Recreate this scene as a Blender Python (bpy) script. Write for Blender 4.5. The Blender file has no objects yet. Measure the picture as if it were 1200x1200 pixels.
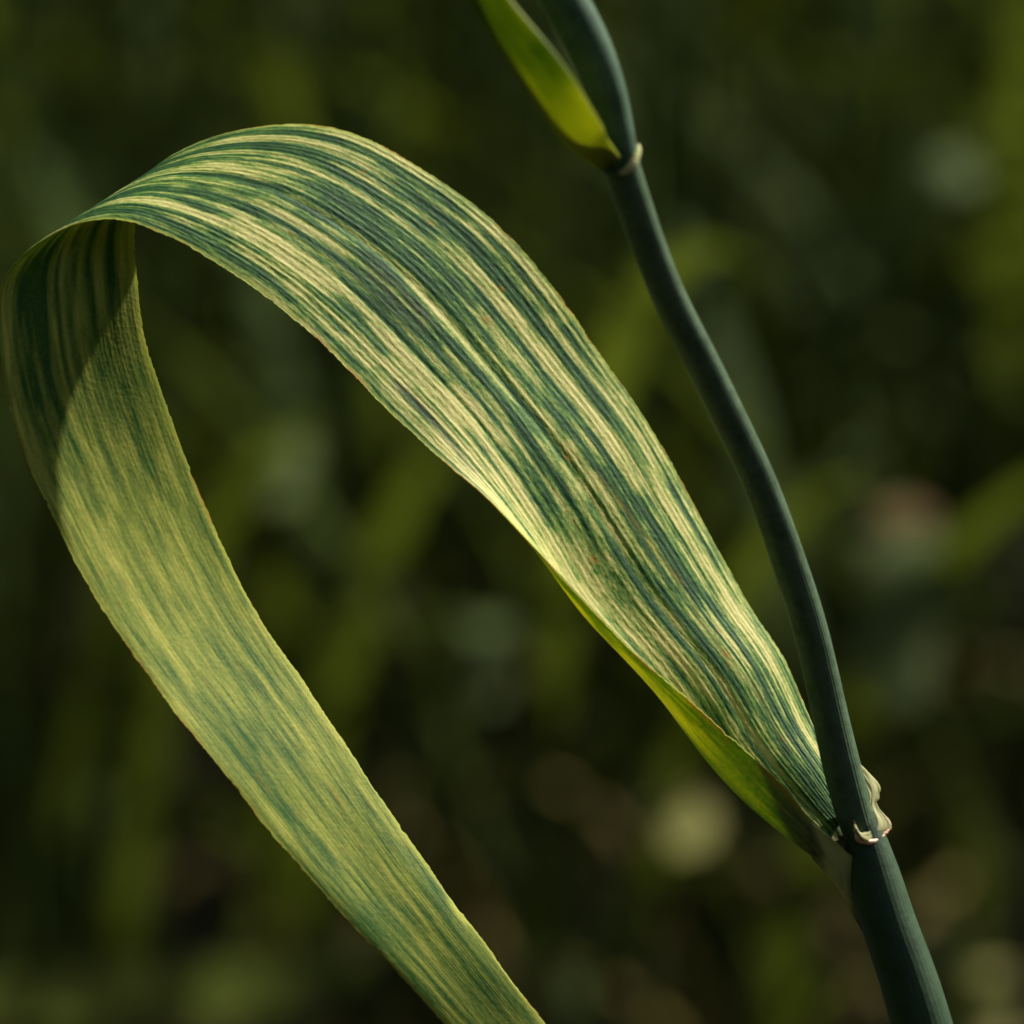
import bpy, math, random
import numpy as np
from mathutils import Vector

R = math.radians
scene = bpy.context.scene
col = scene.collection
rng = np.random.default_rng(7)
random.seed(7)

# ------------------------------------------------------------------ camera
CAM_H, PITCH = 0.62, R(8)
FOCUS, LENS = 0.35, 100.0
FRAME = 0.09                                    # metres across the frame at the focus distance
cam_d = bpy.data.cameras.new('camera')
cam_d.lens = LENS
cam_d.sensor_width = FRAME / FOCUS * LENS
cam_d.clip_start, cam_d.clip_end = 0.02, 400
cam_d.dof.use_dof = True
cam_d.dof.focus_distance = FOCUS + 0.0034
cam_d.dof.aperture_fstop = 12.0
cam = bpy.data.objects.new('camera', cam_d)
col.objects.link(cam)
cam.location = (0, 0, CAM_H)
cam.rotation_euler = (R(90) - PITCH, 0, 0)
scene.camera = cam

FWD = np.array([0, math.cos(PITCH), -math.sin(PITCH)])
UPV = np.array([0, math.sin(PITCH), math.cos(PITCH)])
RGT = np.array([1.0, 0, 0])

# ------------------------------------------------------------------ light
S = np.array([0.57, 0.78, -0.27]); S = S / np.linalg.norm(S)     # towards the sun: right, up, towards camera
SUN = Vector(S[0] * RGT + S[1] * UPV - S[2] * FWD)
sun_el = math.asin(SUN.z)
sun_az = math.atan2(SUN.x, SUN.y)
world = bpy.data.worlds.new('World')
scene.world = world
world.use_nodes = True
nt = world.node_tree
sky = nt.nodes.new('ShaderNodeTexSky')
sky.sky_type = 'NISHITA'
sky.sun_disc = False
sky.sun_elevation = sun_el
sky.sun_rotation = sun_az
sky.dust_density = 3.5
sky.ozone_density = 0.4
bg = nt.nodes['Background']
bg.inputs['Strength'].default_value = 0.05
nt.links.new(sky.outputs[0], bg.inputs['Color'])
sun_d = bpy.data.lights.new('sun', 'SUN')
sun_d.energy = 5.0
sun_d.angle = R(0.53)
sun_d.color = (1.0, 0.95, 0.86)
sun = bpy.data.objects.new('sun', sun_d)
col.objects.link(sun)
sun.rotation_euler = SUN.to_track_quat('Z', 'Y').to_euler()
sun.location = (1, 1, 3)

scene.view_settings.view_transform = 'Standard'
scene.view_settings.look = 'None'
scene.view_settings.gamma = 1
scene.view_settings.use_curve_mapping = False
scene.view_settings.exposure = 1.2
scene.render.engine = 'CYCLES'
scene.cycles.use_denoising = True
scene.cycles.max_bounces = 8
scene.cycles.transmission_bounces = 8
scene.cycles.sample_clamp_indirect = 4

# ------------------------------------------------------------------ helpers
PX = FRAME / 1200.0

def W(p):
    """photo measure (x, y, z towards the camera, all in 1/1200 of the focal frame) -> metres in the world"""
    p = np.asarray(p, float)
    depth = FOCUS - p[..., 2] * PX
    k = PX * depth / FOCUS
    x = (p[..., 0] - 600) * k
    y = (600 - p[..., 1]) * k
    return (np.array([0, 0, CAM_H]) + x[..., None] * RGT + y[..., None] * UPV + depth[..., None] * FWD)

def spline(t, P, q):
    """natural cubic spline through P at knots t, evaluated at q"""
    t = np.asarray(t, float); P = np.asarray(P, float); q = np.asarray(q, float)
    n = len(t)
    h = np.diff(t)
    A = np.zeros((n, n)); b = np.zeros((n,) + P.shape[1:])
    A[0, 0] = A[-1, -1] = 1
    for i in range(1, n - 1):
        A[i, i - 1] = h[i - 1]; A[i, i] = 2 * (h[i - 1] + h[i]); A[i, i + 1] = h[i]
        b[i] = 6 * ((P[i + 1] - P[i]) / h[i] - (P[i] - P[i - 1]) / h[i - 1])
    M = np.linalg.solve(A, b.reshape(n, -1)).reshape(b.shape)
    i = np.clip(np.searchsorted(t, q, 'right') - 1, 0, n - 2)
    sh = (-1,) + (1,) * (P.ndim - 1)
    hh = h[i].reshape(sh); d1 = (t[i + 1] - q).reshape(sh); d0 = (q - t[i]).reshape(sh)
    return (M[i] * d1 ** 3 + M[i + 1] * d0 ** 3) / (6 * hh) + (P[i] / hh - M[i] * hh / 6) * d1 + (P[i + 1] / hh - M[i + 1] * hh / 6) * d0

def chord(P):
    d = np.linalg.norm(np.diff(np.asarray(P, float), axis=0), axis=-1)
    return np.concatenate([[0], np.cumsum(d)])

def vnoise(x, y, seed):
    """smooth value noise, 0..1"""
    r = np.random.default_rng(seed).random((256, 256))
    xi = np.floor(x).astype(int); yi = np.floor(y).astype(int)
    fx = x - xi; fy = y - yi
    fx = fx * fx * (3 - 2 * fx); fy = fy * fy * (3 - 2 * fy)
    a = r[xi % 256, yi % 256]; b = r[(xi + 1) % 256, yi % 256]
    c = r[xi % 256, (yi + 1) % 256]; d = r[(xi + 1) % 256, (yi + 1) % 256]
    return (a * (1 - fx) + b * fx) * (1 - fy) + (c * (1 - fx) + d * fx) * fy

def mesh_np(name, verts, faces, mat, parent=None, smooth=True, attrs=None):
    me = bpy.data.meshes.new(name)
    verts = np.asarray(verts, np.float32); 
    if isinstance(faces, np.ndarray):
        nf, k = faces.shape
        me.vertices.add(len(verts)); me.vertices.foreach_set('co', verts.ravel())
        me.loops.add(nf * k); me.loops.foreach_set('vertex_index', faces.astype(np.int32).ravel())
        me.polygons.add(nf); me.polygons.foreach_set('loop_start', np.arange(0, nf * k, k, dtype=np.int32))
        me.update(calc_edges=True)
    else:
        me.from_pydata(verts.tolist(), [], faces)
    me.polygons.foreach_set('use_smooth', np.full(len(me.polygons), smooth))
    for n, a in (attrs or {}).items():
        at = me.attributes.new(n, 'FLOAT', 'POINT')
        at.data.foreach_set('value', np.asarray(a, np.float32).ravel())
    me.materials.append(mat)
    me.validate()
    o = bpy.data.objects.new(name, me)
    col.objects.link(o)
    if parent is not None:
        o.parent = parent
        o.matrix_parent_inverse = parent.matrix_world.inverted()
    return o

def grid_faces(nu, nv, off=0, flip=False, wrap=False):
    i = np.arange(nv - 1)[:, None]
    j = np.arange(nu if wrap else nu - 1)[None, :]
    j1 = (j + 1) % nu
    f = np.stack([i * nu + j, i * nu + j1, (i + 1) * nu + j1, (i + 1) * nu + j], -1).reshape(-1, 4) + off
    return f[:, ::-1] if flip else f

def normals(G):
    du = np.gradient(G, axis=1); dv = np.gradient(G, axis=0)
    n = np.cross(du, dv)
    return n / np.maximum(np.linalg.norm(n, axis=-1, keepdims=True), 1e-12)

def slab(name, G, thick, mat, parent, attrs_front=None, attrs_back=None, front_disp=None, back_disp=None):
    """a sheet G[v,u] (world points) given real thickness, closed round its rim"""
    nv, nu = G.shape[:2]
    N = normals(G)
    F = G + N * (thick / 2 + (front_disp if front_disp is not None else 0))[..., None] if not np.isscalar(thick) else G + N * (thick / 2)
    if np.isscalar(thick):
        if front_disp is not None: F = F + N * front_disp[..., None]
        B = G - N * (thick / 2)
    else:
        B = G - N * (thick / 2)[..., None]
    if back_disp is not None: B = B - N * back_disp[..., None]
    V = np.concatenate([F.reshape(-1, 3), B.reshape(-1, 3)])
    n = nu * nv
    f1 = grid_faces(nu, nv)
    f2 = grid_faces(nu, nv, n, True)
    rim = []
    a = np.arange(nv) * nu
    for e, fl in ((a, True), (a + nu - 1, False)):
        q = np.stack([e[:-1], e[1:], e[1:] + n, e[:-1] + n], -1)
        rim.append(q if not fl else q[:, ::-1])
    b = np.arange(nu)
    for e, fl in ((b, False), (b + (nv - 1) * nu, True)):
        q = np.stack([e[:-1], e[1:], e[1:] + n, e[:-1] + n], -1)
        rim.append(q if not fl else q[:, ::-1])
    faces = np.concatenate([f1, f2] + rim)
    attrs = {}
    for k in (attrs_front or {}):
        attrs[k] = np.concatenate([attrs_front[k].ravel(), attrs_back[k].ravel()])
    return mesh_np(name, V, faces, mat, parent, attrs=attrs)

def tube(path, rad, seg=24, ribs=0, rib_amp=0.0, ring_step=None):
    """world-space tube; returns verts, faces, plus (around, along) coordinates"""
    path = np.asarray(path, float); rad = np.asarray(rad, float)
    T = np.gradient(path, axis=0); T /= np.linalg.norm(T, axis=1, keepdims=True)
    ref = np.array([0.3, -1.0, 0.1])
    X = np.cross(T, ref); X /= np.linalg.norm(X, axis=1, keepdims=True)
    Y = np.cross(T, X)
    a = np.linspace(0, 2 * np.pi, seg, endpoint=False)
    rr = rad[:, None] * (1 + (rib_amp * np.cos(a * ribs) if ribs else 0) + 0 * a)[None, :]
    V = path[:, None, :] + rr[..., None] * (np.cos(a)[None, :, None] * X[:, None, :] + np.sin(a)[None, :, None] * Y[:, None, :])
    n = len(path)
    F = grid_faces(seg, n, wrap=True)
    V = V.reshape(-1, 3)
    around = np.tile(a / (2 * np.pi), (n, 1)).ravel()
    along = np.repeat(chord(path), seg)
    return V, F, around, along

def tube_obj(name, path, rad, mat, parent, seg=24, ribs=0, rib_amp=0.0):
    V, F, ar, al = tube(path, rad, seg, ribs, rib_amp)
    n = len(V)
    faces = F.tolist() + [list(range(seg))[::-1], list(range(n - seg, n))]
    return mesh_np(name, V, faces, mat, parent, attrs={'around': ar, 'along': al})

def smoothpath(pts, n):
    pts = np.asarray(pts, float)
    t = chord(pts[:, :3])
    q = np.linspace(0, t[-1], n)
    return spline(t, pts, q)

def empty(name, loc, label, cat, group=None):
    o = bpy.data.objects.new(name, None)
    o.empty_display_size = 0.02
    o.location = loc
    col.objects.link(o)
    o['label'] = label; o['category'] = cat
    if group: o['group'] = group
    bpy.context.view_layer.update()
    return o

# ------------------------------------------------------------------ materials
def new_mat(name):
    m = bpy.data.materials.new(name)
    m.use_nodes = True
    t = m.node_tree
    t.nodes.remove(t.nodes['Principled BSDF'])
    return m, t, t.nodes['Material Output']

def N(t, kind, **kw):
    n = t.nodes.new(kind)
    for k, v in kw.items():
        if k in n.inputs: n.inputs[k].default_value = v
        else: setattr(n, k, v)
    return n

def mixc(t, fac, a, b, mode='MIX'):
    m = t.nodes.new('ShaderNodeMix'); m.data_type = 'RGBA'; m.blend_type = mode
    for s, v in ((0, fac), (6, a), (7, b)):
        if isinstance(v, (int, float)): m.inputs[s].default_value = v
        elif isinstance(v, tuple): m.inputs[s].default_value = v + (1,) if len(v) == 3 else v
        else: t.links.new(v, m.inputs[s])
    return m.outputs[2]

def math_(t, op, a, b=None, clamp=False):
    m = t.nodes.new('ShaderNodeMath'); m.operation = op; m.use_clamp = clamp
    for i, v in enumerate((a, b)):
        if v is None: continue
        if isinstance(v, (int, float)): m.inputs[i].default_value = v
        else: t.links.new(v, m.inputs[i])
    return m.outputs[0]

def leaf_surface(t, out, colour, trans_colour, trans, rough=0.45, spec=0.4, bump=None, sheen=0.0):
    p = N(t, 'ShaderNodeBsdfPrincipled')
    p.inputs['Roughness'].default_value = rough
    p.inputs['Specular IOR Level'].default_value = spec
    if sheen:
        p.inputs['Sheen Weight'].default_value = sheen
        p.inputs['Sheen Roughness'].default_value = 0.4
        p.inputs['Sheen Tint'].default_value = (0.55, 0.95, 0.78, 1)
    tr = N(t, 'ShaderNodeBsdfTranslucent')
    for src, dst in ((colour, p.inputs['Base Color']), (trans_colour, tr.inputs['Color'])):
        if isinstance(src, tuple): dst.default_value = src + (1,)
        else: t.links.new(src, dst)
    if bump is not None:
        t.links.new(bump, p.inputs['Normal'])
    mx = N(t, 'ShaderNodeMixShader'); mx.inputs[0].default_value = trans
    t.links.new(p.outputs[0], mx.inputs[1]); t.links.new(tr.outputs[0], mx.inputs[2])
    t.links.new(mx.outputs[0], out.inputs['Surface'])
    return p

def attr(t, name):
    a = N(t, 'ShaderNodeAttribute', attribute_name=name)
    return a.outputs['Fac']

# the streaked leaf: 'chlorosis' 0 green .. 1 cream, 'rust' spots, 'scar' grey-brown lesions plus a painted sheen, 'rim' margin
def streaked_leaf_material():
    m, t, out = new_mat('streaked_leaf')
    geo = N(t, 'ShaderNodeTexCoord')
    fine = N(t, 'ShaderNodeTexNoise', Scale=2600.0, Detail=3.0)
    t.links.new(geo.outputs['Object'], fine.inputs['Vector'])
    mid = N(t, 'ShaderNodeTexNoise', Scale=420.0, Detail=2.0)
    t.links.new(geo.outputs['Object'], mid.inputs['Vector'])
    c = attr(t, 'chlorosis')
    c = math_(t, 'ADD', c, math_(t, 'MULTIPLY', math_(t, 'SUBTRACT', fine.outputs['Fac'], 0.5), 0.45), True)
    ramp = N(t, 'ShaderNodeValToRGB')
    e = ramp.color_ramp.elements
    e[0].position = 0.0; e[0].color = (0.020, 0.070, 0.022, 1)
    e[1].position = 1.0; e[1].color = (0.64, 0.60, 0.23, 1)
    for pos, cc in ((0.26, (0.042, 0.130, 0.034)), (0.5, (0.14, 0.26, 0.050)), (0.75, (0.40, 0.44, 0.12))):
        x = e.new(pos); x.color = cc + (1,)
    t.links.new(c, ramp.inputs[0])
    colr = mixc(t, math_(t, 'MULTIPLY', attr(t, 'under'), 0.8), ramp.outputs[0], mixc(t, c, (0.040, 0.125, 0.014), (0.46, 0.45, 0.065)))
    colr = mixc(t, math_(t, 'MULTIPLY', attr(t, 'scar'), 0.8), colr, (0.26, 0.19, 0.13))
    colr = mixc(t, math_(t, 'MULTIPLY', attr(t, 'rim'), 0.85), colr, (0.46, 0.49, 0.07))
    colr = mixc(t, attr(t, 'rust'), colr, (0.38, 0.19, 0.012))
    colr = mixc(t, math_(t, 'MULTIPLY', math_(t, 'SUBTRACT', mid.outputs['Fac'], 0.35, True), 0.12), colr, (0.22, 0.26, 0.16))
    tcol = mixc(t, c, (0.07, 0.19, 0.008), (0.70, 0.68, 0.05))
    tcol = mixc(t, attr(t, 'rust'), tcol, (0.4, 0.14, 0.01))
    b = N(t, 'ShaderNodeBump', Strength=0.6, Distance=0.00006)
    t.links.new(fine.outputs['Fac'], b.inputs['Height'])
    leaf_surface(t, out, colr, tcol, 0.44, 0.55, 0.13, b.outputs[0], 0.0)
    return m

def stem_material(name, base, dark, bloom=0.25, lw=0.45):
    m, t, out = new_mat(name)
    ar = attr(t, 'around'); al = attr(t, 'along')
    cv = N(t, 'ShaderNodeCombineXYZ')
    t.links.new(math_(t, 'MULTIPLY', ar, 60.0), cv.inputs[0])
    t.links.new(math_(t, 'MULTIPLY', al, 260.0), cv.inputs[1])
    n1 = N(t, 'ShaderNodeTexNoise', Scale=1.0, Detail=3.0)
    t.links.new(cv.outputs[0], n1.inputs['Vector'])
    lines = math_(t, 'POWER', math_(t, 'ABSOLUTE', math_(t, 'SINE', math_(t, 'MULTIPLY', ar, 2 * math.pi * 17))), 3.0)
    f = math_(t, 'ADD', math_(t, 'MULTIPLY', lines, lw), math_(t, 'MULTIPLY', n1.outputs['Fac'], 0.5), True)
    colr = mixc(t, f, dark, base)
    geo = N(t, 'ShaderNodeTexCoord')
    fine = N(t, 'ShaderNodeTexNoise', Scale=1800.0, Detail=2.0)
    t.links.new(geo.outputs['Object'], fine.inputs['Vector'])
    colr = mixc(t, math_(t, 'MULTIPLY', fine.outputs['Fac'], bloom), colr, (0.115, 0.19, 0.12))
    blot = N(t, 'ShaderNodeTexNoise', Scale=420.0, Detail=4.0, Roughness=0.7)
    t.links.new(geo.outputs['Object'], blot.inputs['Vector'])
    colr = mixc(t, math_(t, 'MULTIPLY', math_(t, 'SUBTRACT', blot.outputs['Fac'], 0.45, True), 3.0, True), colr, dark)
    b = N(t, 'ShaderNodeBump', Strength=0.4, Distance=0.00007)
    t.links.new(math_(t, 'ADD', fine.outputs['Fac'], math_(t, 'MULTIPLY', lines, lw * 2)), b.inputs['Height'])
    leaf_surface(t, out, colr, (0.10, 0.20, 0.03), 0.06, 0.45, 0.22, b.outputs[0], 0.06)
    return m

def simple_leaf(name, c1, c2, tc, trans, scale=300.0, rough=0.5, spec=0.4):
    m, t, out = new_mat(name)
    geo = N(t, 'ShaderNodeTexCoord')
    n1 = N(t, 'ShaderNodeTexNoise', Scale=scale, Detail=3.0)
    t.links.new(geo.outputs['Object'], n1.inputs['Vector'])
    r = N(t, 'ShaderNodeMapRange'); r.inputs[1].default_value = 0.35; r.inputs[2].default_value = 0.65
    t.links.new(n1.outputs['Fac'], r.inputs[0])
    colr = mixc(t, r.outputs[0], c1, c2)
    leaf_surface(t, out, colr, tc, trans, rough, spec)
    return m

M_leaf = streaked_leaf_material()
M_sheath = stem_material('lower_sheath_green', (0.028, 0.066, 0.022), (0.010, 0.026, 0.008), 0.16, 0.16)
M_upper = stem_material('upper_sheath_green', (0.046, 0.076, 0.024), (0.016, 0.030, 0.009), 0.55)
M_culm = stem_material('culm_green', (0.044, 0.088, 0.046), (0.018, 0.042, 0.022), 0.55)
def upper_leaf_material():
    m, t, out = new_mat('upper_leaf_green')
    geo = N(t, 'ShaderNodeTexCoord')
    n1 = N(t, 'ShaderNodeTexNoise', Scale=95.0, Detail=3.0)
    t.links.new(geo.outputs['Object'], n1.inputs['Vector'])
    r = N(t, 'ShaderNodeMapRange'); r.inputs[1].default_value = 0.36; r.inputs[2].default_value = 0.62
    t.links.new(n1.outputs['Fac'], r.inputs[0])
    f = math_(t, 'ADD', math_(t, 'MULTIPLY', r.outputs[0], 0.55), math_(t, 'MULTIPLY', attr(t, 'yellow'), 0.6), True)
    c = mixc(t, f, (0.05, 0.10, 0.012), (0.20, 0.24, 0.025))
    tc = mixc(t, f, (0.10, 0.19, 0.010), (0.47, 0.50, 0.02))
    leaf_surface(t, out, c, tc, 0.5, 0.55, 0.2)
    return m
M_flag = upper_leaf_material()
def collar_material():
    m, t, out = new_mat('collar_pale')
    geo = N(t, 'ShaderNodeTexCoord')
    n1 = N(t, 'ShaderNodeTexNoise', Scale=1500.0, Detail=3.0)
    t.links.new(geo.outputs['Object'], n1.inputs['Vector'])
    f = math_(t, 'ADD', attr(t, 'pale'), math_(t, 'MULTIPLY', math_(t, 'SUBTRACT', n1.outputs['Fac'], 0.5), 0.5), True)
    c = mixc(t, f, (0.034, 0.070, 0.018), (0.40, 0.42, 0.15))
    c = mixc(t, math_(t, 'MULTIPLY', attr(t, 'brown'), 0.8), c, (0.10, 0.065, 0.03))
    tc = mixc(t, f, (0.08, 0.14, 0.01), (0.52, 0.50, 0.10))
    b = N(t, 'ShaderNodeBump', Strength=0.5, Distance=0.00006)
    t.links.new(n1.outputs['Fac'], b.inputs['Height'])
    leaf_surface(t, out, c, tc, 0.28, 0.55, 0.2, b.outputs[0])
    return m
M_collar = collar_material()
def ligule_material():
    m, t, out = new_mat('ligule_membrane')
    geo = N(t, 'ShaderNodeTexCoord')
    n1 = N(t, 'ShaderNodeTexNoise', Scale=900.0, Detail=3.0)
    t.links.new(geo.outputs['Object'], n1.inputs['Vector'])
    c = mixc(t, n1.outputs['Fac'], (0.40, 0.42, 0.18), (0.62, 0.60, 0.38))
    c = mixc(t, attr(t, 'tan'), c, (0.24, 0.15, 0.045))
    leaf_surface(t, out, c, (0.66, 0.64, 0.30), 0.55, 0.6, 0.15)
    return m
M_ligule = ligule_material()
M_auricle = simple_leaf('auricle_tan', (0.42, 0.21, 0.10), (0.72, 0.50, 0.36), (0.7, 0.45, 0.25), 0.25, 700.0)
M_ear = simple_leaf('ear_green', (0.10, 0.14, 0.04), (0.18, 0.2, 0.06), (0.25, 0.3, 0.05), 0.15, 400.0)

# ------------------------------------------------------------------ the ground
def soil():
    m, t, out = new_mat('soil')
    geo = N(t, 'ShaderNodeTexCoord')
    n1 = N(t, 'ShaderNodeTexNoise', Scale=14.0, Detail=8.0, Roughness=0.7)
    t.links.new(geo.outputs['Object'], n1.inputs['Vector'])
    c = mixc(t, n1.outputs['Fac'], (0.035, 0.026, 0.018), (0.11, 0.085, 0.055))
    p = N(t, 'ShaderNodeBsdfPrincipled', Roughness=0.95)
    t.links.new(c, p.inputs['Base Color'])
    b = N(t, 'ShaderNodeBump', Strength=0.8, Distance=0.02)
    t.links.new(n1.outputs['Fac'], b.inputs['Height']); t.links.new(b.outputs[0], p.inputs['Normal'])
    t.links.new(p.outputs[0], out.inputs['Surface'])
    return m
xs = np.concatenate([[-150, -40], np.linspace(-6, 6, 80), [40, 150]])
ys = np.concatenate([[-150, -40], np.linspace(-3, 9, 80), [40, 150]])
gx, gy = np.meshgrid(xs, ys)
gz = 0.05 * (vnoise(gx * 2 + 400, gy * 2 + 400, 3) - 0.5) + 0.03 * (vnoise(gx * 7 + 900, gy * 7 + 900, 4) - 0.5)
ground = mesh_np('ground', np.stack([gx, gy, gz], -1).reshape(-1, 3), grid_faces(len(xs), len(ys)), soil())
ground['kind'] = 'structure'

# ------------------------------------------------------------------ the plant in focus
base_pt = np.array([0.095, 0.345, -0.01])
plant = empty('wheat_plant', tuple(base_pt), 'sharp foreground wheat plant with a yellow-streaked leaf arching from its dark green stem', 'wheat plant')

# --- stems: (x, y, z, radius)
low = np.array([(1005, 950, 0, 18), (1010, 970, 0, 22.5), (1018, 1000, 2, 27), (1027, 1034, 6, 30.5), (1041, 1080, 12, 32), (1061, 1137, 20, 33.5), (1079, 1196, 28, 35),
                (1098, 1270, 36, 36), (1115, 1350, 40, 36.5)], float)
lp = smoothpath(low, 90)
path = W(lp[:, :3]); rad = lp[:, 3] * PX
# below the frame the straw bends upright and runs down into the soil
end = path[-1]; d = path[-1] - path[-2]; d /= np.linalg.norm(d)
ext = [end + d * 0.012]
tgt = np.array([end[0] + 0.02, end[1] + 0.004, -0.02])
for k in range(1, 30):
    s = k / 29
    q = ext[0] * (1 - s) + tgt * s
    q = q + np.array([0.012 * math.sin(s * math.pi), 0, 0])
    ext.append(q)
path = np.concatenate([path, np.array(ext)]); rad = np.concatenate([rad, np.linspace(rad[-1], rad[-1] * 1.05, 30)])
tube_obj('leaf_sheath', path, rad, M_sheath, plant, 40, 20, 0.003)['label'] = 'dark green sheath below the collar'

up = np.array([(1032, 1050, 4, 17), (1022, 1015, 3, 18), (1008, 975, 3, 21.5), (992, 920, 5, 23.5), (973, 840, 12, 22.5), (950, 740, 28, 21.6), (920, 645, 50, 21),
               (888, 560, 76, 20.5), (855, 490, 100, 20.5), (818, 415, 128, 20.5), (785, 350, 154, 20.5), (757, 280, 180, 20.8), (737, 222, 202, 21.5), (727, 192, 212, 22)], float)
upd = smoothpath(up, 140)
tube_obj('leaf_sheath', W(upd[:, :3]), upd[:, 3] * 0.94 * PX, M_upper, plant, 48, 22, 0.016)['label'] = 'thin dark upper sheath curving to the top of the frame'

cu = np.array([(737, 222, 202, 14), (731, 196, 211, 17), (724, 165, 222, 19.5), (712, 115, 236, 22), (692, 60, 252, 24.5), (662, 2, 268, 26), (628, -60, 282, 26.5), (585, -130, 294, 26.5),
               (530, -210, 304, 26), (470, -290, 312, 24), (400, -370, 318, 20)], float)
cud = smoothpath(cu, 110)
cw = W(cud[:, :3])
tube_obj('culm', cw, cud[:, 3] * PX, M_culm, plant, 40, 18, 0.01)

# --- surfaces given by rows of points across the leaf
def sheet(stations, us, nu, nv, uq=None):
    """stations: list over v of [points over u]; -> grid in photo measure"""
    P = np.array(stations, float)
    t = chord(P.mean(axis=1))
    vq = np.linspace(0, t[-1], nv)
    rows = np.stack([spline(t, P[:, j], vq) for j in range(P.shape[1])], 1)
    u = np.linspace(0, 1, nu) if uq is None else uq
    G = np.stack([spline(us, rows[i], u) for i in range(nv)])
    return G, u, vq / t[-1], t / t[-1]

# margin A, keel K, margin B ; the fold near the base shows the underside of the near margin
ST = [
 ((952, 965, 26), (955, 1001, 16), (1003, 948, -34)),
 ((905, 909, 32), (876, 934, 8), (976, 893, -54)),
 ((850, 858, 34), (822, 876, 6), (950, 845, -74)),
 ((800, 814, 36), (776, 818, 4), (917, 771, -96)),
 ((745, 767, 36), (724, 762, 4), (877, 708, -114)),
 ((690, 711, 36), (676, 710, 4), (838, 638, -128)),
 ((634, 651, 33), (633, 648, 4), (800, 570, -136)),
 ((568, 582, 26), (580, 576, 4), (757, 493, -140)),
 ((500, 523, 18), None, (703, 416, -142)),
 ((425, 449, 18), None, (645, 334, -142)),
 ((362, 388, 18), None, (577, 258, -140)),
 ((300, 337, 18), None, (492, 196, -136)),
 ((240, 299, 18), None, (408, 155, -130)),
 ((185, 271, 16), None, (320, 147, -124)),
 ((128, 256, 14), None, (244, 163, -116)),
 ((72, 270, 10), None, (192, 190, -106)),
 ((25, 301, 8), None, (166, 225, -92)),
 ((2, 335, 8), None, (158, 268, -76)),
 ((-2, 385, 14), None, (160, 320, -62)),
 ((6, 455, 22), None, (168, 385, -62)),
 ((26, 527, 28), None, (190, 460, -72)),
 ((58, 597, 32), None, (218, 540, -82)),
 ((100, 680, 35), None, (252, 622, -86)),
 ((148, 757, 38), None, (292, 703, -84)),
 ((198, 825, 41), None, (340, 778, -78)),
 ((252, 893, 44), None, (391, 852, -68)),
 ((322, 980, 43), None, (448, 938, -52)),
 ((398, 1068, 40), None, (512, 1032, -32)),
 ((470, 1145, 36), None, (578, 1120, -12)),
 ((528, 1205, 34), None, (640, 1203, 4)),
 ((600, 1276, 38), None, (694, 1274, 24)),
 ((680, 1346, 48), None, (744, 1342, 44)),
 ((760, 1410, 66), None, (780, 1406, 62)),
]
stations = []
for A, K, B in ST:
    A, B = np.array(A, float), np.array(B, float)
    if K is None:
        K = A + (B - A) * 0.12 + np.array([0, 0, 0.5])
    K = np.array(K, float)
    Mid = (K + B) * 0.5
    stations.append([A, K, K * 0.55 + B * 0.45, B])
NU, NV = 261, 980
u_lin = np.linspace(0, 1, NU)
G, U, Vv, Vst = sheet(stations, [0, 0.14, 0.52, 1.0], NU, NV, u_lin)
UU, VV = np.meshgrid(U, Vv)
VB = 22.0 * VV                                                        # length in leaf widths, roughly

def bump1(x, c, w):
    return np.exp(-((x - c) / w) ** 2)

# vein ridges and furrows run the whole length
vein_u = np.cumsum(0.7 + 0.6 * np.random.default_rng(21).random(36)); vein_u = (vein_u - vein_u[0]) / (vein_u[-1] - vein_u[0])
vein_h = 0.55 + 0.6 * np.random.default_rng(22).random(36)
wander = 0.004 * (vnoise(VB * 0.5 + 3, UU * 3 + 5, 30) - 0.5)
Ur = UU + wander
ridge = np.zeros_like(UU)
for c, h in zip(vein_u, vein_h):
    ridge += h * bump1(Ur, c, 0.0095)
beads = vnoise(UU * 260, VB * 26, 41)
fr = (ridge - 0.5) * 0.000044 + (beads - 0.5) * 0.000034
# the midrib furrow and broad lengthwise folds
base_w = np.clip(1 - np.abs(VV - 0.20) / 0.26, 0, 1) ** 0.8
mid_u = 0.52 + 0.02 * (vnoise(VB * 0.25, UU * 0 + 3, 31) - 0.5)
near = np.clip((0.50 - VV) / 0.08, 0, 1)
fold = -0.00020 * bump1(UU, mid_u, 0.022) * (0.04 + base_w) * near + 0.00010 * bump1(UU, mid_u - 0.07, 0.05) * base_w + 0.00012 * bump1(UU, mid_u + 0.08, 0.06) * base_w
fold += -0.00016 * bump1(UU, 0.30, 0.02) * np.clip(1 - np.abs(VV - 0.24) / 0.14, 0, 1) - 0.00012 * bump1(UU, 0.80, 0.02) * np.clip(1 - np.abs(VV - 0.20) / 0.18, 0, 1)
fold *= 0.45
fold += 0.00022 * (vnoise(UU * 2.3 + 7, VB * 0.5 + 2, 33) - 0.5) * np.clip(UU / 0.2, 0, 1) * np.clip((1 - UU) / 0.15, 0, 1)

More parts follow.
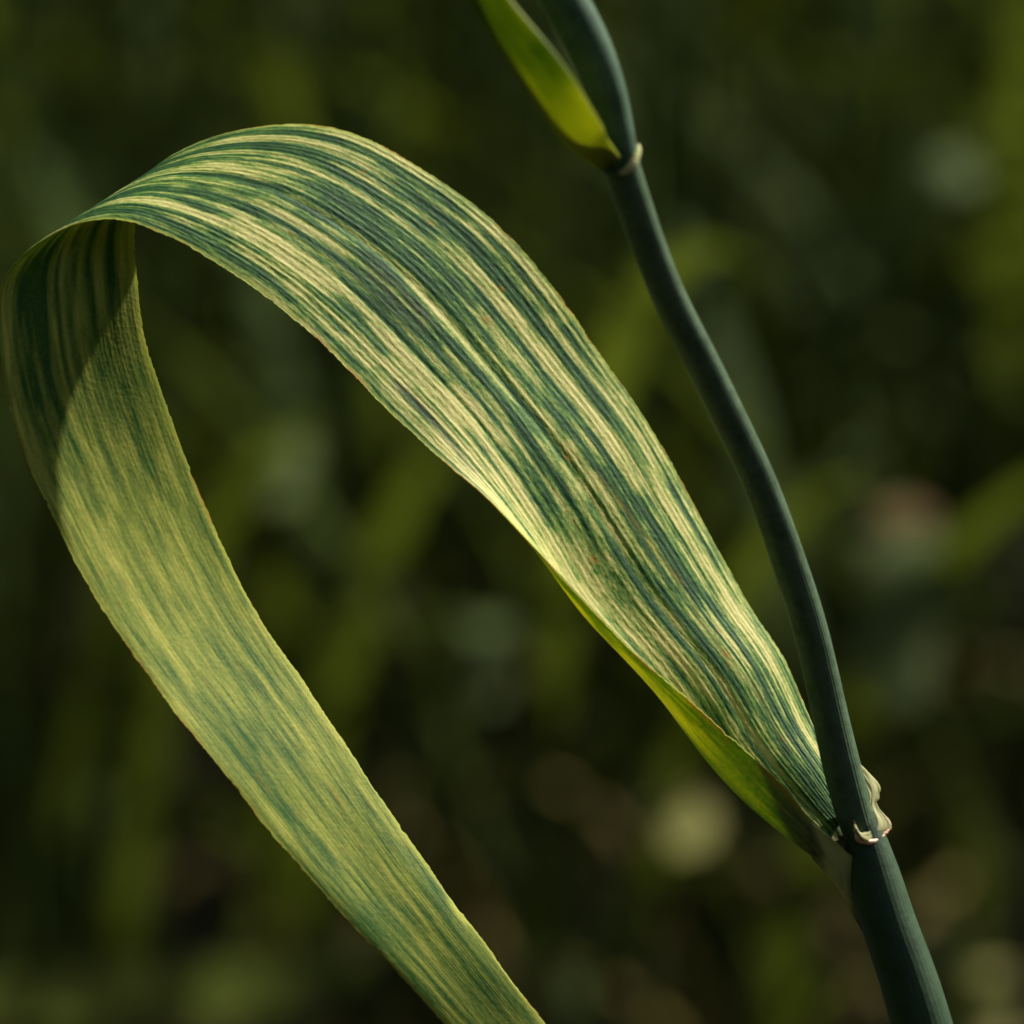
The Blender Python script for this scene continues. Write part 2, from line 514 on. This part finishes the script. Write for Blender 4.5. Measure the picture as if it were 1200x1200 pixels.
# streaks: (u centre, half width, v from, v to, strength) along the leaf from collar (0) to tip (1)
streaks = [
 (0.965, 0.012, 0.10, 0.40, 0.8), (0.905, 0.016, 0.12, 0.36, 0.9), (0.895, 0.035, 0.00, 0.17, 1.0), (0.86, 0.030, 0.06, 0.21, .9),
 (0.775, 0.042, 0.16, 0.335, 1.0), (0.80, 0.018, 0.30, 0.40, .8), (0.66, 0.014, 0.03, 0.17, 0.7), (0.70, 0.020, 0.28, 0.44, .7),
 (0.565, 0.012, 0.17, 0.30, 0.8), (0.53, 0.016, 0.00, 0.22, 0.8), (0.50, 0.020, 0.21, 0.31, .75),
 (0.455, 0.022, 0.02, 0.14, 0.8), (0.41, 0.012, 0.05, 0.22, 0.8), (0.36, 0.030, 0.02, 0.20, 0.75), (0.345, 0.020, 0.18, 0.29, 0.95),
 (0.27, 0.030, 0.05, 0.40, 1.0), (0.22, 0.022, 0.12, 0.30, .9), (0.175, 0.026, 0.10, 0.34, .95), (0.235, 0.03, 0.30, 0.46, 1.0),
 (0.10, 0.028, 0.10, 0.36, 0.95), (0.055, 0.018, 0.04, 0.30, .9), (0.015, 0.015, 0.0, 0.45, 0.6), (0.07, 0.02, 0.02, 0.10, .9),
 (0.58, 0.035, 0.36, 0.46, 0.8), (0.88, 0.03, 0.34, 0.45, .9), (0.75, 0.02, 0.36, 0.46, .7),
 (0.64, 0.03, 0.235, 0.30, .8), (0.985, 0.010, 0.05, 0.42, .6), (0.15, 0.015, 0.36, 0.46, .6),
]
def streak_field(UU, VB, VV, seed, k=1.0):
    st = np.zeros_like(UU)
    drift = 0.020 * (vnoise(VB * 0.22 + 9, UU * 2.2, seed) - 0.5)
    wob = 1 + 0.9 * (vnoise(VB * 1.6, UU * 30, seed + 1) - 0.5)
    for i, (c, w, a, b, s) in enumerate(streaks):
        u = UU + drift
        ends = np.clip((VV - a) / 0.035 + 0.8 * (vnoise(UU * 70, VB * 1.1 + i, seed + 2) - 0.5), 0, 1) * np.clip((b - VV) / 0.035 + 0.8 * (vnoise(UU * 70, VB * 1.1 + i * 3, seed + 3) - 0.5), 0, 1)
        st = np.maximum(st, s * ends / (1 + np.exp((np.abs(u - c) - w * wob) / 0.0045)))
    return st
st = streak_field(UU, VB, VV, 50)
n_long = vnoise(UU * 40 + 3, VB * 0.9 + 1, 60)
n_mid = vnoise(UU * 58, VB * 2.6, 61)
n_fin = vnoise(UU * 120, VB * 14, 62)
n_pat = vnoise(UU * 48 + 5, VB * 5.0, 63)
n_spk = vnoise(UU * 260, VB * 45, 64)
chl = 0.88 * st + 0.62 * np.clip((n_long - 0.50) * 3.4, 0, 1) * (1 - st) + 0.34 * (n_mid - 0.5) + 0.46 * (n_pat - 0.5) + 0.30 * (n_fin - 0.5) + 0.20 * (n_spk - 0.5) + 0.11
green_line = np.clip((ridge - 0.62) * 1.4, 0, 1)
chl = chl - 0.24 * green_line * (0.4 + n_fin)
chl_f = np.clip(chl, 0, 1)
# underside: paler, softer, more even
curl_shade = np.clip(1 - np.abs(VV - 0.50) / 0.11, 0, 1) ** 0.6  # shade inside the curl is painted in: darker colour, stronger yellow streaks
chl_b = np.clip(0.54 - 0.16 * np.clip((VV - 0.62) / 0.2, 0, 1) + 0.46 * (vnoise(UU * 22, VB * 1.0 + 7, 70) - 0.5) + 0.50 * (vnoise(UU * 34, VB * 2.2, 71) - 0.5) + 0.36 * (vnoise(UU * 56, VB * 5, 74) - 0.5) + 0.12 * st
                + 0.26 * (vnoise(UU * 4, VB * 0.8, 72) - 0.5) + curl_shade * (1.1 * (vnoise(UU * 21, VB * 0.45, 73) - 0.5) - 0.16), 0, 1)
rim_f = np.clip(np.maximum(bump1(UU, 0.0, 0.013), bump1(UU, 1.0, 0.012)) * (0.55 + 0.9 * (vnoise(VB * 22, UU * 3, 96) - 0.2)), 0, 1)
rim_b = np.clip(np.maximum(bump1(UU, 0.0, 0.02), bump1(UU, 1.0, 0.025)), 0, 1)

rust = np.zeros_like(UU); scar = np.zeros_like(UU)
def at_px(x, y, vmax=0.5, vmin=0.0):
    ok = (Vv <= vmax) & (Vv >= vmin)
    d = (G[ok][:, :, 0] - x) ** 2 + (G[ok][:, :, 1] - y) ** 2
    i, j = np.unravel_index(np.argmin(d), d.shape)
    return Vv[ok][i], U[j]
for x, y, r in ((424, 201, 3.2), (570, 375, 5), (850, 768, 6), (854, 780, 3), (695, 655, 5), (463, 216, 2), (588, 338, 3), (504, 262, 3), (665, 537, 4), (340, 275, 2.5), (108, 262, 5), (842, 742, 2.5)):
    v0, u0 = at_px(x, y)
    rust = np.maximum(rust, 0.85 * (0.45 + 0.8 * vnoise(UU * 190, VB * 20, 83)) * bump1(UU, u0, r / 230.0 * 0.75) * bump1(VV, v0, r / 2450.0 * 1.1))
for (x0, y0, x1, y1, w, s) in ((715, 575, 800, 690, 0.014, 0.55), (800, 690, 860, 790, 0.010, 0.5), (660, 520, 715, 575, 0.010, .4), (880, 800, 925, 880, .01, .45)):
    va, ua = at_px(x0, y0); vb, ub = at_px(x1, y1)
    lo, hi = min(va, vb), max(va, vb)
    uc = ua + (ub - ua) * np.clip((VV - va) / (vb - va + 1e-9), 0, 1)
    rust = np.maximum(rust, s * bump1(UU, uc, w) * np.clip((VV - lo) / 0.01 + 0.5, 0, 1) * np.clip((hi - VV) / 0.01 + 0.5, 0, 1) * np.clip(vnoise(UU * 160, VB * 8, 81) * 1.6 - 0.2, 0, 1))
for (x0, y0, x1, y1, w, s) in ((462, 448, 500, 487, 0.022, 0.9), (500, 487, 560, 560, 0.016, 0.9), (600, 560, 640, 610, .012, .4), (430, 320, 500, 385, .06, .35)):  # last, widest streak is a painted greyish sheen, the others are lesions
    va, ua = at_px(x0, y0); vb, ub = at_px(x1, y1)
    lo, hi = min(va, vb), max(va, vb)
    uc = ua + (ub - ua) * np.clip((VV - va) / (vb - va + 1e-9), 0, 1)
    scar = np.maximum(scar, s * bump1(UU, uc, w) * np.clip((VV - lo) / 0.008 + 0.5, 0, 1) * np.clip((hi - VV) / 0.008 + 0.5, 0, 1) * np.clip(vnoise(UU * 120, VB * 5, 82) * 1.8 - 0.3, 0, 1))
rust_b = 0.3 * np.clip((vnoise(UU * 60, VB * 6, 90) - 0.82) * 6, 0, 1) + 0.7 * np.maximum(bump1(UU, 0, .012), bump1(UU, 1, .015)) * np.clip((vnoise(UU * 4, VB * 3.0, 91) - 0.55) * 4, 0, 1)
rust = np.maximum(rust, 0.8 * np.maximum(bump1(UU, 0, .008), bump1(UU, 1, .008)) * np.clip((vnoise(UU * 4, VB * 6.0, 92) - 0.62) * 4, 0, 1))
# base of the underside is darker and brown-flecked
basefade = np.clip(1 - VV / 0.07, 0, 1)
chl_b = np.clip(chl_b * (1 - 0.5 * basefade) + 0.35 * bump1(VV, 0.105, 0.04) * np.clip(1 - UU / 0.2, 0, 1), 0, 1)
strip = np.clip(1 - UU / 0.2, 0, 1) * np.clip((0.24 - VV) / 0.03, 0, 1)
chl_b = chl_b * (1 - strip) + strip * np.clip(0.05 + 0.85 * np.clip((UU - 0.055 - 0.05 * (vnoise(VB * 2.5, UU * 4, 76) - 0.5)) / 0.03, 0, 1) * np.clip((VV - 0.045) / 0.03, 0, 1) - 0.35 * np.clip(ridge - 0.4, 0, 1) + 0.95 * (vnoise(UU * 90, VB * 2.2, 75) - 0.5), 0, 1)
scar_b = np.clip(basefade * 0.8 * vnoise(UU * 50, VB * 4, 93), 0, 1)

# a dried cream patch on the far margin of the hanging tip
iv = int(np.argmin(np.abs(G[:, -1, 1] - 1070) + (Vv < 0.5) * 1e6))
dry = np.clip(1.25 * bump1(VV, Vv[iv], 0.0065) * bump1(UU, 0.985, 0.045) + 0.6 * bump1(UU, 1.0, 0.02) * np.clip(1 - np.abs(VV - Vv[iv] - 0.03) / 0.035, 0, 1), 0, 1)
chl_b = np.clip(chl_b + dry, 0, 1); rim_b = np.maximum(rim_b, dry)
GW = W(G)
# fine cilia make the margins slightly toothed
tooth = 0.00020 * np.abs(vnoise(VB * 26, UU * 0 + 2, 95) - 0.4) + 0.00030 * (vnoise(VB * 2.2, np.round(UU) * 9 + 2, 99) - 0.5) - 0.00012 * np.clip((vnoise(VB * 9.0, np.round(UU) * 9 + 4, 89) - 0.86) * 8, 0, 1)
edge = np.clip(1 - UU / 0.03, 0, 1) * -1 + np.clip((UU - 0.97) / 0.03, 0, 1)
uvec = np.gradient(GW, axis=1); uvec /= np.linalg.norm(uvec, axis=-1, keepdims=True)
GW = GW + uvec * (edge * tooth)[..., None]
NG = normals(GW)
GW = GW + NG * fold[..., None]
edge_thin = np.clip(np.minimum(UU, 1 - UU) / 0.05, 0, 1)
thick = 0.00010 + 0.00014 * np.sqrt(edge_thin)
blade = slab('leaf_blade', GW, thick, M_leaf, plant,
     dict(chlorosis=chl_f, rust=rust, scar=scar, rim=rim_f, under=UU * 0), dict(chlorosis=chl_b, rust=rust_b, scar=scar_b, rim=rim_b, under=UU * 0 + 1),
     front_disp=fr * np.clip(edge_thin * 2, 0.2, 1), back_disp=fr * (0.2 + 0.8 * strip))
blade['label'] = 'arching leaf striped cream and green, its tip hanging down'

# --- collar that joins the blade to the sheath
CS = [
 [(949, 962, 26), (952, 999, 15.5), (974, 974, -12), (1002, 947, -34)],
 [(961, 972, 27), (965, 1013, 16), (984, 984, -14), (1008, 955, -32)],
 [(974, 983, 27), (978, 1028, 14), (994, 994, -16), (1013, 965, -30)],
 [(988, 995, 24), (990, 1044, 8), (1004, 1008, -20), (1020, 985, -30)],
 [(1001, 1006, 15), (1001, 1062, 0), (1014, 1028, -18), (1026, 1005, -26)],
 [(1012, 1020, 2), (1011, 1080, -8), (1020, 1044, -18), (1030, 1024, -24)],
]
CG, cu_, cv_, _ = sheet(CS, [0, 0.14, 0.52, 1.0], 90, 80)
cU, cV = np.meshgrid(cu_, cv_)
cr = 0.00005 * (vnoise(cU * 60, cV * 3, 201) - 0.5) * 2 + 0.00008 * (vnoise(cU * 9, cV * 6, 203) - 0.5)
pale = np.clip(1.15 * bump1(cV, 0.42, 0.30) + 0.7 * (vnoise(cU * 34, cV * 3.5, 202) - 0.5) + 0.5 * (vnoise(cU * 12, cV * 7, 204) - 0.5) + 0.5 * bump1(cU, 0, 0.03), 0, 1)
brown = np.clip((vnoise(cU * 26, cV * 6, 205) - 0.55) * 2.2, 0, 1) * bump1(cV, 0.2, 0.3)
slab('leaf_collar', W(CG), 0.0003, M_collar, plant, dict(pale=pale, brown=brown), dict(pale=pale, brown=brown), front_disp=cr, back_disp=cr)

# --- ligule: pale membrane on the right of the stem, and the tan auricle that clasps it
LS = []
inner = [(1002, 893, -6), (1009, 912, -2), (1014, 930, 2), (1017, 946, 6), (1018, 960, 12), (1016, 971, 19), (1011, 976, 24), (1006, 974, 25.5), (1001.5, 965, 25)]
outer = [(1006, 894, -10), (1021, 909, -14), (1031, 926, -14), (1027.5, 943, -8), (1037, 956, -6), (1043, 968, -2), (1034, 982, 10), (1016, 987, 28), (1003, 976, 28.5)]
for i_, o_ in zip(inner, outer):
    i_, o_ = np.array(i_, float), np.array(o_, float)
    LS.append([i_, i_ * .6 + o_ * .4 + np.array([0, 0, 4]), i_ * .25 + o_ * .75 + np.array([0, 0, 3]), o_])
LG, _, _, _ = sheet(LS, [0, 0.4, 0.75, 1.0], 28, 50)
LG = LG + (vnoise(np.linspace(0, 9, 50)[:, None] + 0 * LG[..., 0], np.linspace(0, 4, 28)[None, :] + 0 * LG[..., 0], 97) - 0.5)[..., None] * np.array([1.4, 1.2, 2.0]) + (np.abs(vnoise(np.linspace(0, 2, 50)[:, None] + 0 * LG[..., 0], np.linspace(0, 13, 28)[None, :] + 0 * LG[..., 0], 87) - 0.5))[..., None] * np.array([0, 0, 5.0]) + (np.linspace(0, 1, 28)[None, :] ** 6 * (vnoise(np.linspace(0, 24, 50)[:, None] + 0 * LG[..., 0], 0 * LG[..., 0] + 2, 86) - 0.5))[..., None] * np.array([3.0, 2.5, 0])
lbrown = np.clip((np.linspace(0, 1, 28)[None, :] - 0.55) * 2, 0, 1) * np.clip((np.linspace(0, 1, 50)[:, None] - 0.5) * 4, 0, 1) * (0.3 + vnoise(np.linspace(0, 14, 50)[:, None] + 0 * LG[..., 0], np.linspace(0, 6, 28)[None, :] + 0 * LG[..., 0], 98))
slab('ligule', W(LG), 0.00012, M_ligule, plant, dict(tan=lbrown), dict(tan=lbrown))
au = np.array([(1001, 961, 25, 0.5), (1002, 969, 27, 1.5), (1003.5, 977, 28.5, 2.5), (1006.5, 984, 29.5, 3.3), (1013, 986.5, 29.5, 2.5), (1021, 986.5, 26, 2.7), (1030, 983, 18, 2.0), (1038, 976, 8, 1.9),
               (1043, 967, -1, 1.5), (1038, 957, -5, 0.8)], float)
aud = smoothpath(au, 60)
aud[:, :3] += (np.random.default_rng(8).random((60, 3)) - 0.5) * 0.9
aud[:, 3] *= 0.85 + 0.35 * np.random.default_rng(9).random(60)
tube_obj('auricle', W(aud[:, :3]), aud[:, 3] * PX, M_auricle, plant, 14)
# the rim of the sheath below the auricle
rm = np.array([(990, 992, 18, 2.0), (1000, 992, 26, 2.6), (1014, 991, 29, 2.8), (1027, 988, 22, 2.6), (1036, 984, 8, 2.2), (1036, 978, -8, 1.5)], float)

# --- upper (flag) leaf and its ligule, behind the focal plane
FE = [((707, 201, 212), (727, 184, 240)), ((692, 191, 232), (714, 166, 266)), ((665, 169, 272), (706, 149, 314)), ((639, 137, 296), (690, 122, 340)), ((610, 94, 314), (667, 84, 356)),
      ((580, 52, 326), (636, 44, 364)), ((549, 2, 334), (595, -6, 366)), ((512, -66, 338), (556, -74, 364)), ((468, -140, 338), (512, -150, 358)), ((398, -235, 334), (440, -246, 346)), ((308, -320, 328), (333, -332, 332))]
FS = []
for a_, b_ in FE:
    a_, b_ = np.array(a_, float), np.array(b_, float)
    FS.append([a_, a_ * .65 + b_ * .35 + np.array([0, 0, -2.5]), a_ * .3 + b_ * .7 + np.array([0, 0, -2]), b_])
FG, _, _, _ = sheet(FS, [0, 0.35, 0.7, 1.0], 60, 160)
fdisp = 0.00006 * np.cos(np.linspace(0, 1, 60) * 2 * np.pi * 14)[None, :] * np.ones((160, 1))
fu, fv = np.meshgrid(np.linspace(0, 1, 60), np.linspace(0, 1, 160))
yel_glow = np.clip(bump1(fv, 0.10, 0.13) * 0.9 + 0.5 * bump1(fu, 1.0, 0.25) + 0.35 * bump1(fu, 0.0, 0.12) + 0.5 * (vnoise(fu * 16, fv * 9, 77) - 0.5), 0, 1)  # backlit glow put into the colour: yellower near the base and edges
slab('leaf_blade', W(FG), 0.00016, M_flag, plant, dict(yellow=yel_glow), dict(yellow=yel_glow), front_disp=fdisp, back_disp=fdisp)['label'] = 'narrow bright yellow-green leaf at the top of the frame'
l2 = np.array([(726, 203, 232, 1.5), (732, 201, 234, 3.4), (740, 195, 232, 4.8), (745, 185, 226, 4.6), (748, 176, 216, 3.2), (748, 170, 208, 2)], float)
l2d = smoothpath(l2, 40)
tube_obj('ligule', W(l2d[:, :3]), l2d[:, 3] * PX * (0.85 + 0.3 * np.random.default_rng(4).random(40)), simple_leaf('upper_ligule', (0.26, 0.29, 0.10), (0.44, 0.43, 0.22), (0.4, 0.4, 0.12), 0.35, 500.0, 0.6, 0.1), plant, 14)

# --- ear above the frame
def ear_mesh(origin, axis, length, n=18, size=0.006):
    V, F = [], []
    axis = np.array(axis, float); axis /= np.linalg.norm(axis)
    side = np.cross(axis, [0.2, 1, 0.1]); side /= np.linalg.norm(side)
    oth = np.cross(axis, side)
    for k in range(n):
        s = 1 if k % 2 else -1
        c = np.array(origin) + axis * (length * k / n) + side * s * size * 0.45
        dirv = axis * 0.85 + side * s * 0.5
        dirv /= np.linalg.norm(dirv)
        w1 = np.cross(dirv, oth); w1 /= np.linalg.norm(w1)
        b = len(V)
        prof = [(0, .15), (.25, .75), (.55, 1.0), (.8, .6), (1.0, .08)]
        for (h, r) in prof:
            for a in range(6):
                th = a * math.pi / 3
                V.append(c + dirv * size * 2.0 * h + (w1 * math.cos(th) + oth * math.sin(th) * 1.3) * r * size * 0.42)
        for i in range(len(prof) - 1):
            for a in range(6):
                F.append([b + i * 6 + a, b + i * 6 + (a + 1) % 6, b + (i + 1) * 6 + (a + 1) % 6, b + (i + 1) * 6 + a])
    return np.array(V), F
ev, ef = ear_mesh(cw[-1], cw[-1] - cw[-6], 0.085)
mesh_np('ear', ev, ef, M_ear, plant)

# ------------------------------------------------------------------ the crop behind
def crop_mat(name, c1, c2, tc, trans):
    return simple_leaf(name, c1, c2, tc, trans, 8.0, 0.8, 0.06)
C_leaf = crop_mat('crop_leaf', (0.019, 0.037, 0.005), (0.040, 0.058, 0.009), (0.060, 0.080, 0.006), 0.35)
C_stem = crop_mat('crop_stem', (0.030, 0.052, 0.008), (0.055, 0.08, 0.016), (0.08, 0.11, 0.02), 0.1)
C_ear = crop_mat('crop_ear', (0.045, 0.058, 0.012), (0.085, 0.088, 0.022), (0.1, 0.11, 0.03), 0.15)
C_dry = crop_mat('crop_dry_leaf', (0.09, 0.08, 0.02), (0.16, 0.13, 0.04), (0.2, 0.16, 0.05), 0.3)

def ribbon(start, az, tilt, length, width, droop, seg=9, twist=0.0):
    """a grass blade: V-section ribbon arching over; returns verts, quads"""
    p = np.array(start, float)
    d = np.array([math.cos(az), math.sin(az), 0])
    side = np.array([-math.sin(az), math.cos(az), 0])
    V, F = [], []
    ang = tilt
    st = length / seg
    for k in range(seg + 1):
        s = k / seg
        w = width * 0.5 * (1 - s ** 2.2) * (0.55 + 0.9 * s if s < 0.5 else 1.0) + 0.0003
        t = d * math.sin(ang) + np.array([0, 0, 1]) * math.cos(ang)
        nrm = np.cross(side, t)
        tw = twist * s
        sd = side * math.cos(tw) + nrm * math.sin(tw)
        nn = np.cross(sd, t)
        V += [p - sd * w + nn * w * 0.3, p, p + sd * w + nn * w * 0.3]
        p = p + t * st
        ang += droop * st / length * (0.5 + s)
    for k in range(seg):
        b = k * 3
        F += [[b, b + 1, b + 4, b + 3], [b + 1, b + 2, b + 5, b + 4]]
    return np.array(V), F

def plant_pieces(seed):
    r = random.Random(seed)
    h = r.uniform(0.66, 0.82)
    lean = r.uniform(0.0, 0.10); la = r.uniform(0, 2 * math.pi)
    def at(z):
        s = z / h
        return np.array([math.cos(la) * lean * s ** 2, math.sin(la) * lean * s ** 2, z])
    out = []
    zs = np.linspace(-0.02, h, 12)
    V, F, _, _ = tube(np.array([at(max(z, 0)) if z >= 0 else np.array([0, 0, z]) for z in zs]), np.linspace(0.0022, 0.0014, 12), 6)
    out.append(('stem', V, F.tolist(), 0))
    az = r.uniform(0, 2 * math.pi)
    for k, f in enumerate((0.28, 0.46, 0.62, 0.78)):
        ln = r.uniform(0.18, 0.30) * (0.9 if k == 3 else 1)
        V, F = ribbon(at(h * f * r.uniform(0.93, 1.07)), az + k * math.pi + r.uniform(-0.6, 0.6), r.uniform(0.25, 0.6), ln, r.uniform(0.007, 0.014), r.uniform(0.8, 2.4), 9, r.uniform(-1.2, 1.2))
        out.append(('leaf', V, F, 3 if (k == 0 and r.random() < 0.6) else 1))
    tip = at(h); ax = at(h) - at(h * 0.9)
    V, F = ear_mesh(tip, ax, r.uniform(0.07, 0.095), 14, 0.0065)
    out.append(('ear', V, F, 2))
    return out

CM = [C_stem, C_leaf, C_ear, C_dry]
NPROTO = 10
protos = [plant_pieces(100 + i) for i in range(NPROTO)]
proto_parts = []
for pr in protos:
    lst = []
    for nm, V, F, mi in pr:
        me = bpy.data.meshes.new('crop_' + nm)
        me.from_pydata([tuple(v) for v in V], [], F)
        me.polygons.foreach_set('use_smooth', np.ones(len(me.polygons), bool))
        me.materials.append(CM[mi])
        lst.append((nm, me))
    proto_parts.append(lst)

# nearest row: plants of their own
spots = []
rr = random.Random(11)
while len(spots) < 84:
    y = rr.uniform(1.28, 1.75)
    x = rr.uniform(-0.22, 0.22) * (y / 0.9)
    if all((x - a) ** 2 + (y - b) ** 2 > 0.024 ** 2 for a, b in spots):
        spots.append((x, y))
for i, (x, y) in enumerate(spots):
    root = bpy.data.objects.new('wheat_plant', None)
    root.empty_display_size = 0.03
    root.location = (x, y, 0.0)
    root.rotation_euler = (0, 0, rr.uniform(0, 6.28))
    root.scale = (1, 1, rr.uniform(0.94, 1.12))
    root['label'] = 'blurred dark green wheat plant standing in the background'
    root['category'] = 'wheat plant'
    root['group'] = 'out of focus wheat plants behind the streaked leaf'
    col.objects.link(root)
    for nm, me in proto_parts[i % NPROTO]:
        o = bpy.data.objects.new(nm, me)
        o.parent = root
        col.objects.link(o)

PALE_GLINT = simple_leaf('pale_glint_leaf_end', (0.16, 0.165, 0.045), (0.24, 0.225, 0.07), (0.28, 0.27, 0.06), 0.3, 90.0, 0.7, 0.1)  # leaf ends coloured pale to stand for out-of-focus sun glints
TAN = simple_leaf('brown_leaf_end', (0.09, 0.06, 0.022), (0.14, 0.09, 0.038), (0.14, 0.085, 0.03), 0.3, 90.0, 0.8, 0.05)
SOFT = simple_leaf('grey_green_leaf_end_glint', (0.06, 0.09, 0.025), (0.105, 0.13, 0.04), (0.10, 0.125, 0.022), 0.3, 90.0, 0.7, 0.1)  # dimmer painted glints, and the two broad blurred leaves
ends = [  # photo place, distance, length and width of the leaf end, material, its label; small ends added as sunlit highlights
 (805, 960, 0.95, 0.010, 0.015, PALE_GLINT, 'blurred wheat plant with an added leaf end painted pale as a sun glint left of the stem collar'),
 (1055, 730, 0.93, 0.036, 0.026, SOFT, 'blurred wheat plant with a broad grey-green leaf end right of the stem'),
 (1052, 645, 0.95, 0.018, 0.016, TAN, 'blurred wheat plant with a brownish leaf end above the grey-green patch at right'),
 (1125, 205, 1.06, 0.012, 0.011, SOFT, 'blurred wheat plant with a leaf end painted as a faint round glint at the upper right'),
 (1168, 1182, 0.98, 0.014, 0.010, PALE_GLINT, 'blurred wheat plant with a leaf end painted pale as a glint in the lower right corner'),
 (150, 1168, 0.98, 0.090, 0.022, SOFT, 'blurred wheat plant with a long pale leaf lying level in the lower left corner'),
 (335, 555, 1.05, 0.013, 0.010, SOFT, 'blurred wheat plant with a leaf end painted as a dim green glint inside the arch of the leaf'),
 (572, 780, 1.08, 0.018, 0.014, SOFT, 'blurred wheat plant with a leaf end painted as a dim glint below the middle of the arch'),
]
for px, py, Y, ln, wd, mat_, lab in ends:
    dirp = (px - 600) * PX / FOCUS * RGT + (600 - py) * PX / FOCUS * UPV + FWD
    tp = np.array([0, 0, CAM_H]) + dirp * (Y / dirp[1])
    sx = rr.choice((-1, 1)) * rr.uniform(0.05, 0.09)
    bx, by = tp[0] + sx, tp[1] + rr.uniform(0.03, 0.08)
    root = bpy.data.objects.new('wheat_plant', None)
    root.empty_display_size = 0.03
    root.location = (bx, by, 0)
    root['label'] = lab; root['category'] = 'wheat plant'; root['group'] = 'out of focus wheat plants behind the streaked leaf'
    col.objects.link(root)
    for nm, me in proto_parts[rr.randrange(NPROTO)]:
        o = bpy.data.objects.new(nm, me); o.parent = root; col.objects.link(o)
    # the leaf: from the straw up and over to the pale end, which hangs turned to the light
    q0 = np.array([0, 0, tp[2] - 0.10]); q3 = tp - np.array([bx, by, 0])
    V, F = [], []
    horiz = np.array([1.0 if sx < 0 else -1.0, -0.25, 0.0])
    level = ln > 0.06
    e0 = q3 - horiz * ln / 2 if level else q3 + np.array([0, 0.01, ln / 2])
    e1 = q3 + horiz * ln / 2 if level else q3 + np.array([0, -0.012, -ln / 2])
    pts = spline([0, 1, 1.7, 2.4, 3.0], np.array([q0, q0 * .5 + e0 * .5 + np.array([0, 0.005, 0.045]), e0, (e0 + e1) / 2, e1]), np.linspace(0, 3, 25))
    sdir = np.array([0, -0.35, 0.94]) if level else np.array([0.94, 0.2, 0.2])
    for k_, p_ in enumerate(pts):
        f_ = k_ / 24
        w_ = 0.0035 + (wd / 2 - 0.0035) * max(0, math.sin(math.pi * min(max((f_ - 0.50) / 0.5, 0), 0.985))) ** 0.6 if f_ > 0.5 else 0.0035
        V += [p_ - sdir * w_, p_ + np.array([0, -0.0012, 0]), p_ + sdir * w_]
    Fa = []
    for k_ in range(24):
        b_ = k_ * 3
        Fa += [[b_, b_ + 1, b_ + 4, b_ + 3], [b_ + 1, b_ + 2, b_ + 5, b_ + 4]]
    o = mesh_np('leaf', np.array(V), Fa, mat_, None)
    o.data.materials.append(C_leaf)
    for pi, pg in enumerate(o.data.polygons): pg.material_index = 0 if pi // 2 >= 13 else 1
    o.parent = root

# everything farther and to the sides: one mass of crop
cat = []
for pr in protos:
    vs, fs, ms, off = [], [], [], 0
    for nm, V, F, mi in pr:
        vs.append(V); fs.append(np.array(F) + off); ms.append(np.full(len(F), mi)); off += len(V)
    cat.append((np.concatenate(vs), np.concatenate(fs), np.concatenate(ms)))
AV, AF, AM, off = [], [], [], 0
def put(x, y):
    global off
    V, F, M_ = cat[rr.randrange(NPROTO)]
    a = rr.uniform(0, 6.28); s = rr.uniform(0.92, 1.14)
    c, sn = math.cos(a), math.sin(a)
    Q = np.stack([V[:, 0] * c - V[:, 1] * sn + x, V[:, 0] * sn + V[:, 1] * c + y, V[:, 2] * s], -1)
    AV.append(Q); AF.append(F + off); AM.append(M_); off += len(V)
n = 0
while n < 2300:
    y = 1.65 + 2.2 * rr.random() ** 0.9
    x = rr.uniform(-1, 1) * (0.45 + 0.32 * y)
    put(x, y); n += 1
n = 0
while n < 900:                                     # unseen crop left of and behind the camera, made dense to cut sky fill
    a = rr.uniform(math.pi * 0.80, math.pi * 1.92); r_ = rr.uniform(0.42, 1.0)
    x, y = r_ * math.cos(a), 0.18 + r_ * math.sin(a)
    if y > 0.0 and x > -0.16 - 0.3 * y - 0.12: continue
    put(x, y); n += 1
n = 0
while n < 1100:                                     # flanks, outside the view and clear of the sun's path to the leaf
    y = rr.uniform(-1.6, 1.6); x = rr.uniform(-1.5, 1.7)
    if abs(x) < (0.14 + 0.21 * y if y > 0.75 else 0.16 + 0.30 * y) and y > -0.2: continue
    if 0.0 < x < 0.75 and -0.1 < y < 1.0: continue
    put(x, y); n += 1
AV = np.concatenate(AV); AF = np.concatenate(AF); AM = np.concatenate(AM)
me = bpy.data.meshes.new('wheat_crop')
me.vertices.add(len(AV)); me.vertices.foreach_set('co', AV.astype(np.float32).ravel())
me.loops.add(len(AF) * 4); me.loops.foreach_set('vertex_index', AF.astype(np.int32).ravel())
me.polygons.add(len(AF)); me.polygons.foreach_set('loop_start', np.arange(0, len(AF) * 4, 4, dtype=np.int32))
me.update(calc_edges=True)
for m_ in CM: me.materials.append(m_)
me.polygons.foreach_set('material_index', AM.astype(np.int32))
me.polygons.foreach_set('use_smooth', np.ones(len(AF), bool))
crop = bpy.data.objects.new('wheat_crop', me)
crop['kind'] = 'stuff'
crop['label'] = 'dense mass of dark green wheat filling the blurred background'
crop['category'] = 'crop'
col.objects.link(crop)
